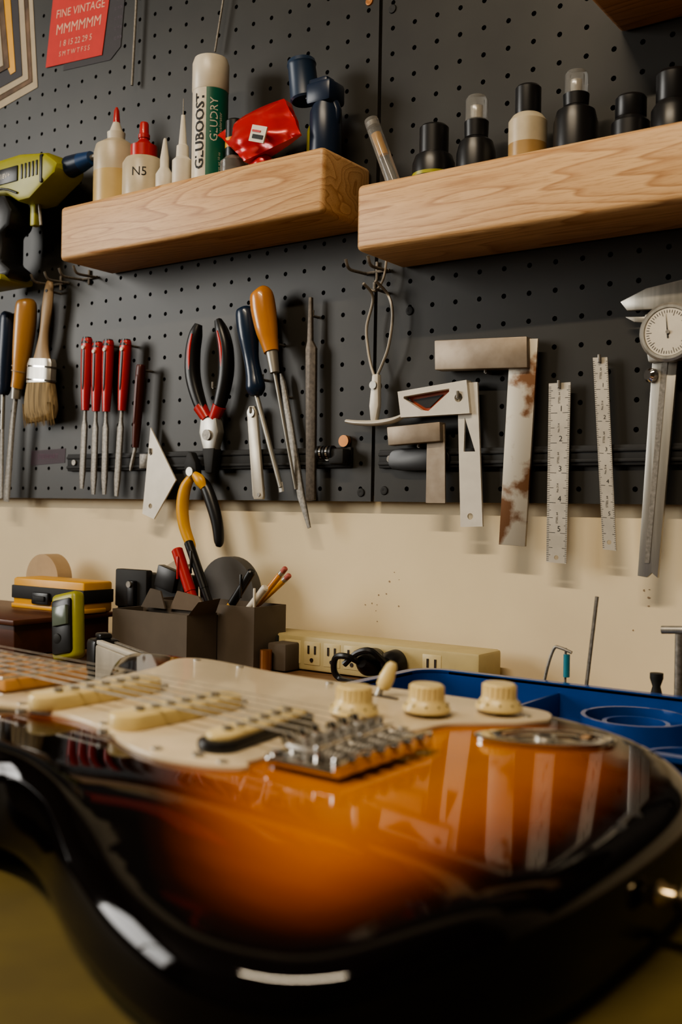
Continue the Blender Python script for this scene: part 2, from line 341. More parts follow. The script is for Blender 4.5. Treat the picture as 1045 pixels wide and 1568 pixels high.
# pliers
o=P('slip_joint_pliers'); Y=-16
for pts,sg in (([(-806,1266),(-810,1255),(-814,1235),(-813,1208),(-803,1180),(-791,1160)],1),([(-777,1268),(-771,1255),(-765,1235),(-764,1208),(-771,1180),(-780,1160)],-1)):
    o.sweep([(x,Y,z) for x,z in pts],[(4,4),(7,7),(8,8),(8,8),(7,7),(5.5,5)],BLK,n=18,sub=5,e=2.6)
    o.sweep([(x+sg*.8,Y-7.2,z) for x,z in pts[1:4]],[(1,.6),(2.6,1.3),(1,.6)],RED,n=10,sub=4)
    o.sweep([(pts[4][0]+sg*1.5,Y,pts[4][1]-6),(pts[5][0]+sg*.5,Y,pts[5][1])],[(8,7.8),(6.5,6)],RED,n=16)
o.prism([(-797,1162),(-774,1162),(-770,1145),(-775,1128),(-779,1104),(-787,1104),(-793,1128),(-799,1145)],-9,-21,STEEL,b=2.5)
o.cyl((-785,-20,1142),(-785,-23.5,1142),6,STEELD,n=20); o.prism([(-793,1128),(-775,1128),(-778,1100),(-788,1100)],-8,-21.6,BLKM,b=2)
hookpart(o,-785,1195,14); o.done()
o=P('wire_cutter'); Y=-16
o.sweep([(x,Y,z) for x,z in ((-811,1098),(-822,1084),(-826,1062),(-822,1040),(-812,1020),(-809,1014))],[(4,4),(7,6),(7.5,6.5),(7,6),(6,5),(3,3)],YEL,n=16,sub=5)
o.sweep([(x,Y,z) for x,z in ((-807,1098),(-792,1086),(-781,1066),(-773,1045),(-770,1026),(-771,1020))],[(4,4),(7,6),(7.5,6.5),(7,6),(6,5),(3,3)],BLK,n=16,sub=5)
o.sweep([(x,Y-4,z) for x,z in ((-805,1099),(-796,1092),(-790,1084))],[(4,3),(7,5),(4,3)],YEL,n=12,sub=4)
o.prism([(-818,1098),(-801,1098),(-803,1112),(-810,1124),(-816,1124),(-821,1110)],-11,-21,BLKM,b=2)
o.cyl((-810,-20,1102),(-810,-23,1102),5,STEEL); hookpart(o,-814,1116,12); o.done()
# screwdrivers
o=P('blue_screwdriver'); Y=-20
o.sweep([(-735,Y,1277),(-734,Y,1272),(-730,Y,1250),(-725,Y,1222),(-721,Y,1205),(-718,Y,1190),(-717,Y,1182)],[(6,6),(10.5,10.5),(11,11),(8,8),(8.5,8.5),(10,10),(6,6)],M('screwdriver_blue',(.010,.026,.06),.3,coat=.3),n=12,sub=5,e=2.3)
o.sweep([(-717,Y,1183),(-688,-12,1085)],[2.7,2.7],STEEL,n=10); o.sweep([(-689,-12,1090),(-687,-12,1080)],[(3.2,1.2),(3.6,.6)],STEEL); hookpart(o,-719,1200,8); o.done()
o=P('orange_handled_awl'); Y=-24
o.sweep([(-711,Y,1292),(-709,Y,1288),(-706,Y,1272),(-701,Y,1250),(-697,Y,1236),(-694,Y,1226)],[(6,6),(12,12),(13.5,13.5),(12,12),(9.5,9.5),(8,8)],ORW,n=24,sub=6)
o.cyl((-694,Y,1228),(-689,Y,1204),6.5,STEEL,5); o.sweep([(-690,Y,1207),(-668,-12,1083)],[2,1.6],STEEL,n=10); hookpart(o,-697,1236,10); o.done()
o=P('rat_tail_file'); o.sweep([(-693,-9,1205),(-690,-9,1196),(-680,-8,1150),(-662,-10,1075),(-651,-10,1043)],[(1,1),(3,2),(4,2),(4.5,2),(2,1)],STEELD,n=10,e=4); hookpart(o,-686,1180,9); o.done()
o=P('feeler_gauge_blade'); o.prism([(-736,1166),(-733,1172),(-726,1172),(-723,1166),(-711,1076),(-712,1072),(-724,1072),(-726,1076)],-9,-13,RULER,b=.6)
o.cyl((-729,-8,1165),(-729,-15,1165),5,STEEL); o.cyl((-717,-8,1077),(-717,-14,1077),2,STEELD); hookpart(o,-729,1165,15); o.done()
o=P('flat_mill_file'); o.prism([(-655,1281),(-651.5,1281),(-650,1236),(-645,1228),(-643,1072),(-654,1071),(-658,1228),(-656,1236)],-9,-13,M('dark_file',(.12,.10,.08),.5,.4,var=.3,scale=300),b=.6); hookpart(o,-652,1262,9); o.done()
# magnetic rails
def rail(x0,x1,z0,z1):
    o=P('magnetic_tool_rail'); o.box(x0,x1,-5,0,z0,z1,BLKM,1); o.box(x0,x1,-6.5,-4,z0+3,z0+6,BLKM,.5); o.box(x0,x1,-6.5,-4,z1-6,z1-3,BLKM,.5)
    x=x0+14
    while x<x1: o.cyl((x,-5,(z0+z1)/2),(x,-7,(z0+z1)/2),3.5,STEELD,n=14); x+=390
    o.box(x0+130,x0+162,-6.8,-5,z0+2,z1-2,STEELD,.5) if x0<-900 else None
    o.done()
rail(-1036,-604,1105,1126); rail(-570,120,1104,1122)
o=P('thumb_screw_clamp'); o.cyl((-632,-4,1124),(-632,-14,1124),3,STEELD)
for i in range(5): o.cyl((-636+i*4,-16,1120),(-633.5+i*4,-16,1120),7,CHROME if i%2 else BLK,n=20)
o.cyl((-612,-2,1132),(-612,-7,1132),6,COPPER); o.box(-622,-603,-4,-20,1108,1124,BLKM,3); o.done()
o=P('black_tape_strip'); o.prism([(p.x,p.y) for p in cat([(-548,1122,0),(-556,1114,0),(-552,1103,0),(-520,1101,0),(-492,1104,0),(-490,1118,0),(-515,1122,0)],4,True)],-6,-9,BLK,b=.8); o.done()
# wire loop cutter with T handle
o=P('wire_loop_tool'); Y=-14
WT=M('dull_wire',(.42,.38,.32),.45,.6)
o.tube([(-575,-30,1283),(-574,Y,1272),(-581,Y,1244),(-579,Y,1222),(-575,Y,1205),(-570,Y,1192)],1.5,WT)
o.tube([(-561,-30,1284),(-558,Y,1275),(-552,Y,1262),(-551,Y,1246),(-555,Y,1222),(-562,Y,1205),(-569,Y,1192)],1.5,WT)
o.tube([(-560,-12,1312),(-562,-14,1290),(-570,-16,1278),(-580,-16,1282)],1.3,WT)
o.prism([(-572,1196),(-565,1196),(-564,1165),(-567,1150),(-573,1150),(-575,1165)],-10,-17,WHITEM,b=1.5)
o.cyl((-569.5,-8,1185),(-569.5,-19,1185),4,STEEL)
o.sweep([(-603,Y,1151),(-590,Y,1149),(-568,Y,1148),(-548,Y,1150),(-536,Y,1154)],[(2,4),(2.6,5),(3,5),(2.8,5),(2,4)],WHITEM,n=14,sub=4); hookpart(o,-566,1278,24); o.done()
# squares
o=P('miter_square'); 
o.prism([(-541,1177),(-466,1184),(-462,1153),(-537,1152)],-8,-18,WHITEM,holes=[[(-534,1172),(-534,1170),(-514,1158),(-506,1157),(-484,1174),(-484,1177)],ngon(-474,1168,4.2)])
o.prism([(-536,1174),(-482,1178),(-505,1154),(-515,1155)],-9,-11,M('red_brown_insert',(.34,.06,.02),.5)); o.prism([(-527,1169),(-494,1172.5),(-508,1161),(-513,1161)],-10.5,-12,BLKM)
o.prism([(-478,1182),(-457,1182),(-449,1049),(-472,1048)],-11,-13.5,WHITEM,holes=[[(-469.5,1150),(-470,1118),(-458,1118)],ngon(-462,1058,3)])
hookpart(o,-474,1168,20); o.done()
o=P('small_try_square'); o.prism([(-551,1143),(-492,1146),(-491,1128),(-549,1125)],-9,-21,SQST,b=1)
o.prism([(-509,1142),(-490,1144),(-488,1070),(-509,1070)],-13,-15,SQST); hookpart(o,-520,1124,12); o.done()
o=P('large_try_square'); o.prism([(-500,1223),(-405,1219),(-404,1191),(-499,1195)],-6,-20,SQST,b=1.2)
o.prism([(-424,1219),(-397,1217),(-406,1032),(-432,1033)],-11,-14,RUST,b=.3); hookpart(o,-450,1191,11); o.done()
def ruler(pts,n):
    o=P('steel_ruler'); tl,tr,br,bl=[Vector(p) for p in pts]
    hc=bl.lerp(br,.5).lerp(tl.lerp(tr,.5),.03 if n==1 else .04)
    o.prism([tuple(p) for p in (tl,tr,br,bl)],-9,-10.2,RULER,holes=[ngon(hc.x,hc.y,2)])
    N=96; YR=-10.3
    for i in range(2,N):
        t=i/N; a=tl.lerp(bl,t); b=tr.lerp(br,t); w=(b-a); l=.42 if i%16==0 else (.3 if i%8==0 else (.2 if i%4==0 else .12))
        for (p,q) in ((a,a+w*l),(b,b-w*l*.8)):
            o.raw([(p.x,YR,p.y-.22),(q.x,YR,q.y-.22),(q.x,YR,q.y+.22),(p.x,YR,p.y+.22)],[[0,1,2,3]],INK)
    for i in range(1,6):
        c=tl.lerp(bl,i/6).lerp(tr.lerp(br,i/6),.6); o.text(str(i),7 if n==1 else 5,lambda x,y,c=c:(c.x+x,YR-.05,c.y+y+3.5),INK)
        c=tl.lerp(bl,(i-.5)/6).lerp(tr.lerp(br,(i-.5)/6),.5); o.text('STEEL 64' if i%2 else 'No.314',2.6,lambda x,y,c=c:(c.x-y,YR-.05,c.y+x),INK)
    hookpart(o,(tl.x+tr.x)/2,tl.y-4,12); o.done(recalc=False)
ruler([(-387.5,1177),(-367,1177),(-368,1018),(-387,1019)],1); ruler([(-347,1197),(-334,1196.5),(-323,1031),(-335,1032)],2)
# caliper
o=P('dial_caliper'); 
o.prism([(-293,1200),(-272,1199),(-286,1010),(-291,1014),(-295,1010),(-303,1011)],-10,-14,STEEL,b=.4)
o.prism([(-285,1196),(-280,1196),(-293,1022),(-297,1022)],-9.6,-14.5,STEELD)
o.prism([(-322,1242),(-300,1251),(-262,1256),(-250,1256),(-250,1232),(-290,1233),(-316,1234)],-9,-14,STEEL,b=.5)
o.prism([(-300,1229),(-250,1230),(-252,1190),(-296,1188),(-299,1205)],-8,-18,STEEL,b=2)
o.prism([(-318,1229),(-296,1227),(-296,1222),(-310,1224)],-9,-13,STEEL,b=.4)
o.lathe([(20,0),(24,1),(24,8),(22,9.5),(20,9.5),(19.5,8),(0,8)],(-277,-17,1211),STEEL,axis=(0,-1,0),n=40)
o.lathe([(19.4,0),(19.4,.6),(0,.6)],(-277,-25,1211),WHITE,axis=(0,-1,0),n=40)
for i in range(50):
    a=i*math.pi/25; r0=15.5 if i%5 else 13.5; ca,sa=math.cos(a),math.sin(a); r1=18
    px_,pz_=-sa*.25,ca*.25
    o.raw([(-277+r0*ca+px_,-25.8,1211+r0*sa+pz_),(-277+r1*ca+px_,-25.8,1211+r1*sa+pz_),(-277+r1*ca-px_,-25.8,1211+r1*sa-pz_),(-277+r0*ca-px_,-25.8,1211+r0*sa-pz_)],[[0,1,2,3]],INK)
o.prism([(-277.7,1206),(-276.3,1206),(-279,1226)],-25.7,-26.1,INK); o.cyl((-277,-25,1211),(-277,-27,1211),1.6,STEELD)
o.lathe([(5,0),(6,1),(6,5),(4,7)],(-293,-12,1178),CHROME,axis=(-.5,-1,0)); hookpart(o,-262,1232,14); o.done()
# ------------------------------------------------------------------ bottles, left shelf
S1=1405.2; S2=1361.2
def bottle(name,x,y,z,parts): 
    o=P(name)
    for mat,prof in parts: o.lathe(prof,(x,y,z),mat)
    return o
bottle('glue_bottle',-926,-33,S1,[(GLUE2,[(24,0),(25.5,2),(25.5,44)]),(GLUE,[(25.4,44),(25.5,66),(23,76),(12,83),(9,84)]),(WHITE,[(10,83),(10.5,92),(8,93),(4,104),(3.4,106)]),(RED,[(4.2,104),(3,118),(1.2,122)])]).done()
o=bottle('red_capped_bottle',-866,-46,S1,[(GLUE,[(22,0),(23.5,2),(23.5,40),(20,46),(11,49)]),(RED,[(12.5,46),(15,48),(15,61),(9,64),(5.5,68),(5,86),(4,88)]),(RED,[(6.5,70),(6.5,74),(5.6,75)])])
o.text('N5',14,lambda x,y:(-866+23.7*math.sin((x)/23.7+.6),-46-23.7*math.cos(x/23.7+.6),S1+26+y),INK); o.done()
bottle('small_nozzle_bottle',-829,-50,S1,[(WHITE,[(9,0),(9.6,1),(9.6,22),(6,28),(5,30),(5,40),(2,60),(1.2,62)])]).done()
bottle('precision_nozzle_bottle',-802,-50,S1,[(WHITE,[(10.5,0),(11,1),(11,32),(7,36),(6.5,48),(4.5,50),(2,82)]),(STEELD,[(.7,80),(.5,100)])]).done()
bottle('precision_nozzle_bottle',-804,-24,S1,[(WHITE,[(10.5,0),(11,1),(11,34),(7,38),(6.5,54),(4.5,56),(2,88),(1,90)])]).done()
o=bottle('spray_can',-768,-44,S1,[(CANW,[(17.5,0),(19,2),(19,100)]),(CANW,[(19,100),(19.6,101),(19.6,130),(17.5,136),(14,137),(13,134),(0,134)])])
n=24;vs=[];fs=[]
for k in range(n+1):
    a=.52+k/n*1.75; 
    for z in (4,100): vs.append((-768+19.15*math.sin(a),-44-19.15*math.cos(a),S1+z))
for k in range(n): fs.append([2*k,2*k+2,2*k+3,2*k+1])
o.raw(vs,fs,GREEN)
def wrap(a0,zc,r=19.35): return lambda x,y:(-768+r*math.sin(a0-y/19),-44-r*math.cos(a0-y/19),S1+zc+x)
for dx in (0,.45,-.45): o.text('GLUBOOST',15.5,(lambda f,dx:(lambda x,y:f(x+dx,y)))(wrap(.16,54,19.35+abs(dx)*.1),dx),INK)
o.text('GLUDRY',12,wrap(.98,66),WHITE); o.text('accelerator',5.5,wrap(1.35,62),WHITE); o.text('net wt 10 oz',4,wrap(1.3,22),WHITE); o.done(recalc=False)
bottle('amber_dropper_bottle',-725,-52,S1,[(CLEAR,[(14,0),(15,2),(15,16),(9,22)]),(BLK,[(9.5,21),(10,23),(10,30)]),(YEL,[(10.2,30),(10.2,40)]),(BLK,[(10,40),(10,58),(8,60)])]).done()
bottle('amber_dropper_bottle',-722,-20,S1,[(AMB,[(13,0),(14,2),(14,40),(9,48)]),(CLEAR,[(9.5,47),(9.5,72),(7,75)])]).done()
# crumpled red pouch
o=P('red_foil_pouch'); nu,nv=18,12; vs=[];fs=[]
A,B,C,D_=[Vector(p) for p in ((-742,-60,1451),(-664,-48,1476),(-630,-62,1430),(-694,-72,1412))]
for j in range(nv+1):
    for i in range(nu+1):
        u,v=i/nu,j/nv; p=A.lerp(B,u).lerp(D_.lerp(C,u),v)
        bul=math.sin(math.pi*u)*math.sin(math.pi*v)
        w=math.sin(u*13+v*4)*2.2+math.sin(v*11-u*5)*1.8+random.uniform(-.6,.6)
        edge=1 if 0<u<1 and 0<v<1 else .3
        vs.append((p.x+random.uniform(-.5,.5),p.y-9*bul+w*edge,p.z+w*.5*edge+5*math.sin(u*3.1)*(1-v)))
nn=len(vs)
for v in list(vs): vs.append((v[0],v[1]+14*(.15+.85*math.sin(math.pi*min(1,max(0,(v[0]+742)/110)))),v[2]-1))
for j in range(nv):
    for i in range(nu):
        a=j*(nu+1)+i; fs.append([a,a+1,a+nu+2,a+nu+1]); fs.append([nn+a,nn+a+nu+1,nn+a+nu+2,nn+a+1])
bd=[i for i in range(nu)]+[j*(nu+1)+nu for j in range(nv)]+[nv*(nu+1)+i for i in range(nu,0,-1)]+[j*(nu+1) for j in range(nv,0,-1)]
for k in range(len(bd)): a,b=bd[k],bd[(k+1)%len(bd)]; fs.append([a,nn+a,nn+b,b])
RF=M('red_foil',(.55,.02,.022),.3,.15,coat=.3)
o.raw(vs,fs,RF); 
R=Matrix.Rotation(math.radians(18),3,'Y')
o.box(-680,-660,-79,-80.5,1424,1440,WHITE,rot=R); o.box(-677,-663,-80,-81.2,1427,1431,INK,rot=R); o.box(-677,-666,-80,-81.2,1434,1436,RED,rot=R)
o.sweep([(-690,-60,1416),(-680,-60,1408),(-675,-55,1405.5)],[(8,6),(12,8),(10,6)],RF,sub=3)
o.done(ang=60)
o=P('lime_marker_cap'); o.lathe([(6,0),(6.5,1),(6,38),(4,44)],(-640,-30,S1),LIME); o.done()
o=P('spray_gun_head'); 
o.lathe([(15,0),(16,2),(16,50),(12,60),(12,64)],(-618,-38,S1),NAVY); o.box(-634,-604,-24,-52,1462,1484,NAVY,4)
o.lathe([(13.5,-20),(15,-18),(14,16),(15,18),(14,22),(10,24)],(-647,-38,1492),M('cap_blue',(.018,.04,.085),.4),axis=(-.15,0,1)); o.box(-640,-612,-30,-46,1470,1490,NAVY,3)
o.sweep([(-612,-38,1470),(-604,-38,1455),(-606,-38,1438)],[(4,5),(4,5),(3,4)],NAVY,sub=3); o.done()
# ------------------------------------------------------------------ bottles, right shelf
o=P('sample_tube'); d=Vector((-30,0,72)).normalized(); b0=Vector((-530,-45,S2+3))
o.lathe([(6,0),(7,1),(7,74),(6.5,76)],b0,CLEAR,axis=d,n=24); o.lathe([(3.5,0),(3.5,24)],b0+d*36,YEL,axis=d); o.lathe([(5,0),(5,5)],b0+d*68,STEELD,axis=d); o.done()
bottle('black_dropper_bottle',-489,-45,S2,[(BLK,[(18,0),(19.5,2),(19.5,18),(17,25),(12,28)]),(BLK,[(13.4,27),(13.4,51),(11.5,53)]),(LIME,[(19.7,5),(19.7,8)])]).done()
bottle('pump_spray_bottle',-446,-44,S2,[(BLK,[(16,0),(17.5,2),(17.5,20),(15,30),(10,34),(10.5,34),(11,48),(8,50)]),(CLEAR,[(10,48),(10,68),(8,71)]),(WHITE,[(4,50),(4,62)])]).done()
bottle('amber_liquid_bottle',-396,-44,S2,[(AMB,[(15,0),(16.5,2),(16.5,18)]),(GLUE,[(16.5,18),(16.6,38),(13,43),(10,45)]),(BLK,[(11,44),(11.2,46),(11.2,67),(9.5,69)])]).done()
bottle('pump_spray_bottle',-352,-44,S2,[(BLK,[(17,0),(18.5,2),(18.5,28),(16,38),(10,42),(10.5,42),(11,52),(8,53)]),(CLEAR,[(9.6,51),(9.6,69),(8,71.5)]),(WHITE,[(3.5,52),(3.5,64)])]).done()
bottle('black_dropper_bottle',-306,-40,S2,[(BLK,[(14,0),(15.5,2),(15.5,20),(12,24),(12.6,25),(12.6,40),(11,42)])]).done()
bottle('black_dropper_bottle',-270,-44,S2,[(BLK,[(15,0),(17,2),(17,22),(13,28),(13.4,29),(13.4,50),(11,53)])]).done()
# ------------------------------------------------------------------ bench back row
o=P('mahogany_box'); o.box(-1200,-905,-180,-50,903,941,MAHOG,2); o.box(-1205,-900,-185,-45,936,942,MAHOG,1.5); o.done()
o=P('yellow_tool_case'); o.box(-1024,-900,-92,-50,942,977,YEL,3); o.box(-1025,-899,-93.5,-49,953,968,BLKM,1); o.box(-1024.5,-899,-94,-60,942,947,YEL,1); o.box(-985,-955,-97,-90,948,962,BLK,2); o.box(-980,-960,-99,-96,952,958,BLKM,1); o.done()
o=P('masking_tape_roll'); o.lathe([(14,0),(30,0),(30,22),(14,22)],(-1040,-16,972),M('tan_tape',(.5,.36,.22),.7),axis=(0,-1,0),n=40); o.done()
o=P('green_multimeter'); R=Matrix.Rotation(math.radians(-8),3,'X')@Matrix.Rotation(math.radians(-12),3,'Y')
o.box(-863,-825,-168,-152,904,973,LIME,6,rot=R,seg=3); o.box(-859,-829,-171,-160,910,967,BLK,4,rot=R); o.box(-855,-834,-172.5,-168,940,960,M('lcd',(.12,.15,.12),.2),1,rot=R); o.lathe([(6,0),(6,2),(4,3)],(-846,-171,926),BLKM,axis=(0,-1,-.1)); o.done()
o=P('black_parts_case'); o.box(-893,-790,-50,-24,903,988,BLKM,3); o.box(-888,-838,-58,-48,950,992,BLKM,2); o.box(-826,-797,-56,-46,972,996,BLK,1,rot=Matrix.Rotation(.25,3,'Y'))
o.prism([(-846,988),(-818,1003),(-796,1000),(-800,985)],-34,-36,PAPER); o.prism([(-828,985),(-800,998),(-788,992),(-796,980)],-38,-40,M('bluish_paper',(.22,.25,.25),.6)); o.cyl((-858,-58,976),(-858,-66,976),3.5,STEELD); o.box(-864,-852,-64,-56,952,980,BLK,2); o.done()
def openbox(o,x0,x1,y0,y1,z0,z1,m,t=2):
    o.box(x0,x1,y0,y0+t,z0,z1,m); o.box(x0,x1,y1-t,y1,z0,z1,m); o.box(x0,x0+t,y0+t,y1-t,z0,z1,m); o.box(x1-t,x1,y0+t,y1-t,z0,z1,m); o.box(x0+t,x1-t,y0+t,y1-t,z0,z0+t,m)
o=P('cardboard_box'); openbox(o,-812,-707,-130,-87,903,957,CARD)
o.prism([(-805,957),(-770,957),(-777,975),(-792,977)],-95,-97,CARD); o.prism([(-768,957),(-715,957),(-728,972),(-758,976)],-90,-92,CARDR)
o.raw([(-707,-128,957),(-707,-89,957),(-698,-92,972),(-698,-124,970)],[[0,1,2,3]],CARD); o.done()
o=P('pen_box'); openbox(o,-805,-660,-85,-35,903,965,CARD); o.done()
def pen(name,a,b,r,m1,m2,tip=None,er=None):
    o=P(name); a=Vector(a); b=Vector(b); L=(b-a).length; ax=(b-a)
    o.lathe([(r*.8,0),(r,1),(r,L*.55)],a,m1,axis=ax,n=16); o.lathe([(r*1.12,L*.55),(r*1.12,L-1.5),(r*.8,L)],a,m2,axis=ax,n=16)
    if er: o.lathe([(r*1.05,L),(r*1.05,L+4)],a,STEEL,axis=ax,n=16); o.lathe([(r,L+4),(r,L+9),(r*.7,L+10)],a,er,axis=ax,n=16)
    else: o.box(*(lambda q:(q.x-1,q.x+1,q.y-r-2.2,q.y-r,q.z-14,q.z+10))(a.lerp(b,.82)),m2,.5)
    o.done()
pen('red_marker',(-738,-66,920),(-785,-66,1018),5.5,RED,RED); pen('black_marker',(-722,-58,918),(-776,-58,1026),4.5,BLK,BLK)
pen('pencil',(-715,-56,930),(-648,-60,997),2.8,ORW,ORW,er=PINKP); pen('pencil',(-725,-46,935),(-655,-46,990),2.8,YEL,YEL,er=PINKP)
pen('black_pen',(-735,-70,922),(-676,-70,1000),4,YEL,BLK); pen('white_pen',(-716,-72,920),(-655,-74,985),3.5,WHITE,WHITE)
o=P('sanding_disc_roll'); o.lathe([(16,0),(38,0),(38,14),(16,14)],(-748,-14,972),M('grey_roll',(.09,.085,.08),.7),axis=(0,-1,0),n=40); o.done()
o=P('small_brown_block'); o.box(-655,-632,-70,-40,903,930,CARD,2); o.cyl((-650,-78,903),(-650,-78,924),6,COPPER); o.done()
# power strip
o=P('power_strip'); o.box(-684,-432,-48,-4,903,937,BEIGE,3); o.box(-670,-658,-50.5,-46,905,935,BLKM,1.5)
def outlet(x):
    o.box(x-10,x+10,-48.6,-47,909,932,M('outlet_face',(.62,.52,.28),.4),1.5)
for x in (-640,-616,-592,-568,-480): 
    outlet(x)
    for dx in (-4,4): o.box(x+dx-1.1,x+dx+1.1,-49.2,-47,920,928,SLOT)
    o.cyl((x,-47,914),(x,-49.4,914),2,SLOT,n=10)
o.done()
o=P('black_power_plug'); o.lathe([(11,0),(13,3),(13,16),(9,24),(5,30)],(-540,-49,920),BLK,axis=(.1,-1,.1)); o.lathe([(10,0),(12,3),(11,14),(6,20)],(-516,-49,922),BLK,axis=(0,-1,0))
o.tube([(-540,-76,922),(-545,-88,928),(-560,-86,926),(-566,-80,912),(-560,-78,905),(-540,-90,906),(-520,-95,906),(-500,-92,905.5)],3,BLK); o.tube([(-516,-68,922),(-524,-80,934),(-538,-82,932),(-552,-84,920)],3,BLK); o.done()
# blue tray
o=P('blue_parts_tray'); 
def rr(x0,x1,y0,y1,r,n=6):
    out=[]
    for cx,cy,a0 in ((x1-r,y1-r,0),(x0+r,y1-r,90),(x0+r,y0+r,180),(x1-r,y0+r,270)):
        for k in range(n+1): a=math.radians(a0+90*k/n); out.append((cx+r*math.cos(a),cy+r*math.sin(a)))
    return out
TX0,TX1,TY0,TY1=-450,-90,-302,-112
o.prism(rr(TX0,TX1,TY0,TY1,26),903.2,906,TRAYB,plane='xy'); o.prism(rr(TX0,TX1,TY0,TY1,26),906,930,TRAYB,plane='xy',holes=[rr(TX0+4,TX1-4,TY0+4,TY1-4,22)])
o.prism(rr(TX0-4,TX1+4,TY0-4,TY1+4,30),928,931,TRAYB,plane='xy',holes=[rr(TX0+4,TX1-4,TY0+4,TY1-4,22)])
def cup(x,y,r,h): o.prism(ngon(x,y,r,32),906,906+h,TRAYB,plane='xy',holes=[ngon(x,y,r-3,32)])
cup(-240,-190,36,22); cup(-240,-190,22,18); cup(-180,-262,30,16)
o.box(-330,-326,-298,-116,906,924,TRAYB,1); o.box(-446,-330,-200,-197,906,920,TRAYB,1)
o.done()
o=P('pink_eraser'); o.box(-320,-288,-262,-238,906,930,PINKP,4); o.done()
o=P('tape_spool'); o.lathe([(8,0),(20,0),(20,16),(8,16)],(-262,-262,906),WHITE); o.done()
o=P('bit_holder_block'); o.box(-362,-215,-108,-72,903,924,BLKM,2)
o.done()
o=P('hex_key'); o.tube([(-352,-90,922),(-348,-90,940),(-343,-90,954),(-338,-90,955),(-328,-90,952)],1.3,STEELD); o.done()
o=P('hex_key_long'); o.cyl((-314,-95,922),(-306,-95,998),1.6,STEELD,n=6); o.done()
o=P('precision_screwdriver'); o.cyl((-334,-88,922),(-334,-88,955),1,STEELD); o.cyl((-333,-88,932),(-333,-88,950),2.6,M('teal',(.03,.22,.3),.4)); o.done()
o=P('t_handle_wrench'); o.cyl((-243,-92,922),(-243,-92,974),3,STEELD); o.cyl((-256,-92,976),(-228,-92,978),3,STEEL); o.cyl((-236,-86,922),(-236,-86,960),5,BLK); o.cyl((-236,-86,955),(-234,-86,966),2,CHROME); o.done()
o=P('small_punch'); o.lathe([(4,0),(5,2),(3,10),(5,16),(5,20)],(-262,-84,922),BLKM); o.done()
# added pale bar standing in for the horn edge's reflection, with black clamp
o=P('horn_reflection_bar'); R=Matrix.Rotation(math.radians(-24),3,'Z')
def rb(x0,x1,y0,y1,z0,z1,m,b=1):
    c=Vector((-636,-258,0)); q=R@Vector(((x0+x1)/2,(y0+y1)/2,0))+c
    o.box(q.x-(x1-x0)/2,q.x+(x1-x0)/2,q.y-(y1-y0)/2,q.y+(y1-y0)/2,z0,z1,m,b,rot=R)
rb(-90,95,-11,11,903,937,RULER,2); rb(-90,95,-10,-4,937,941,WHITEM); rb(-90,95,6,10,937,939,STEELD); rb(-112,-88,-13,13,903,941,BLK,4); rb(-108,-92,-6,6,941,946,BLK,2); o.done()
# ------------------------------------------------------------------ electric guitar
g=bpy.data.objects.new('electric_guitar',None); SC.collection.objects.link(g); g.location=(-.35,-.5,.93); bpy.context.view_layer.update()
def zt(x): return 952+.035*(x-120)
def GX(v): return Vector((-122-v.x,-499+v.y,zt(v.x)+v.z))
ol=[(0,-30),(0,30),(6,70),(25,110),(55,143),(88,161),(122,168),(165,164),(210,156),(250,147),(290,143),(330,147),(370,150),(398,146),(411,132),(406,113),(388,92),(368,72),(357,48),(352,28),(352,-28),(360,-50),(385,-75),(420,-95),(455,-115),(468,-135),(455,-155),(420,-163),(375,-156),(330,-131),(290,-106),(250,-97),(210,-107),(165,-130),(120,-149),(80,-157),(45,-148),(20,-120),(5,-80)]
OL=[Vector((p.x,p.y)) for p in cat([(x,y,0) for x,y in ol],6,True)]
N=len(OL); nor=[]
area=sum(OL[i].x*OL[(i+1)%N].y-OL[(i+1)%N].x*OL[i].y for i in range(N))
for i in range(N):
    t=(OL[(i+1)%N]-OL[i-1]).normalized(); nn_=Vector((-t.y,t.x)); 
    if area<0: nn_=-nn_
    nor.append(nn_)
def sdist(p):
    best=1e9
    for i in range(N):
        a=OL[i]; b=OL[(i+1)%N]; ab=b-a; t=max(0,min(1,(p-a).dot(ab)/max(ab.length_squared,1e-9))); d=(p-a-ab*t).length
        if d<best: best=d
    return best
def ss(t): t=max(0,min(1,t)); return t*t*(3-2*t)
def drop(x,y): return 15*ss((-y-72)/85)*ss((x+20)/80)*ss((235-x)/90)
def widen(x,y): return 24*ss((x-90)/110)*ss((-y+5)/50)
def inside(p,poly):
    c=False; j=len(poly)-1
    for i in range(len(poly)):
        a,b=poly[i],poly[j]
        if (a.y>p.y)!=(b.y>p.y) and p.x<(b.x-a.x)*(p.y-a.y)/(b.y-a.y)+a.x: c=not c
        j=i
    return c
o=P('body',GX); rings=[(14,-44.5),(5,-43),(1,-38),(0,-32),(0,-22),(0,-12),(.7,-8),(2.2,-4.8),(4.6,-2.2),(7.6,-.7),(11.5,0)]
vs=[];at=[]
for off,z in rings:
    for i in range(N):
        p=OL[i]+nor[i]*off; dz=drop(p.x,p.y); 
        k=1 if z>-12 else max(0,(z+44)/32)
        vs.append((p.x,p.y,z-dz*k)); at.append(off-widen(p.x,p.y) if z>-12 else 0)
fs=[]
for r in range(len(rings)-1):
    for i in range(N): j=(i+1)%N; fs.append([r*N+i,r*N+j,(r+1)*N+j,(r+1)*N+i])
fs.append([i for i in range(N)][::-1])
inner=[OL[i]+nor[i]*11.5 for i in range(N)]; pts=list(inner)
x=5
while x<470:
    y=-160
    while y<165:
        p=Vector((x,y))
        if inside(p,inner) and min((p-q).length for q in inner)>3: pts.append(p)
        y+=6
    x+=6
res=delaunay_2d_cdt(pts,[],[list(range(N))],1,1e-4)
base=(len(rings)-1)*N; idx=[]
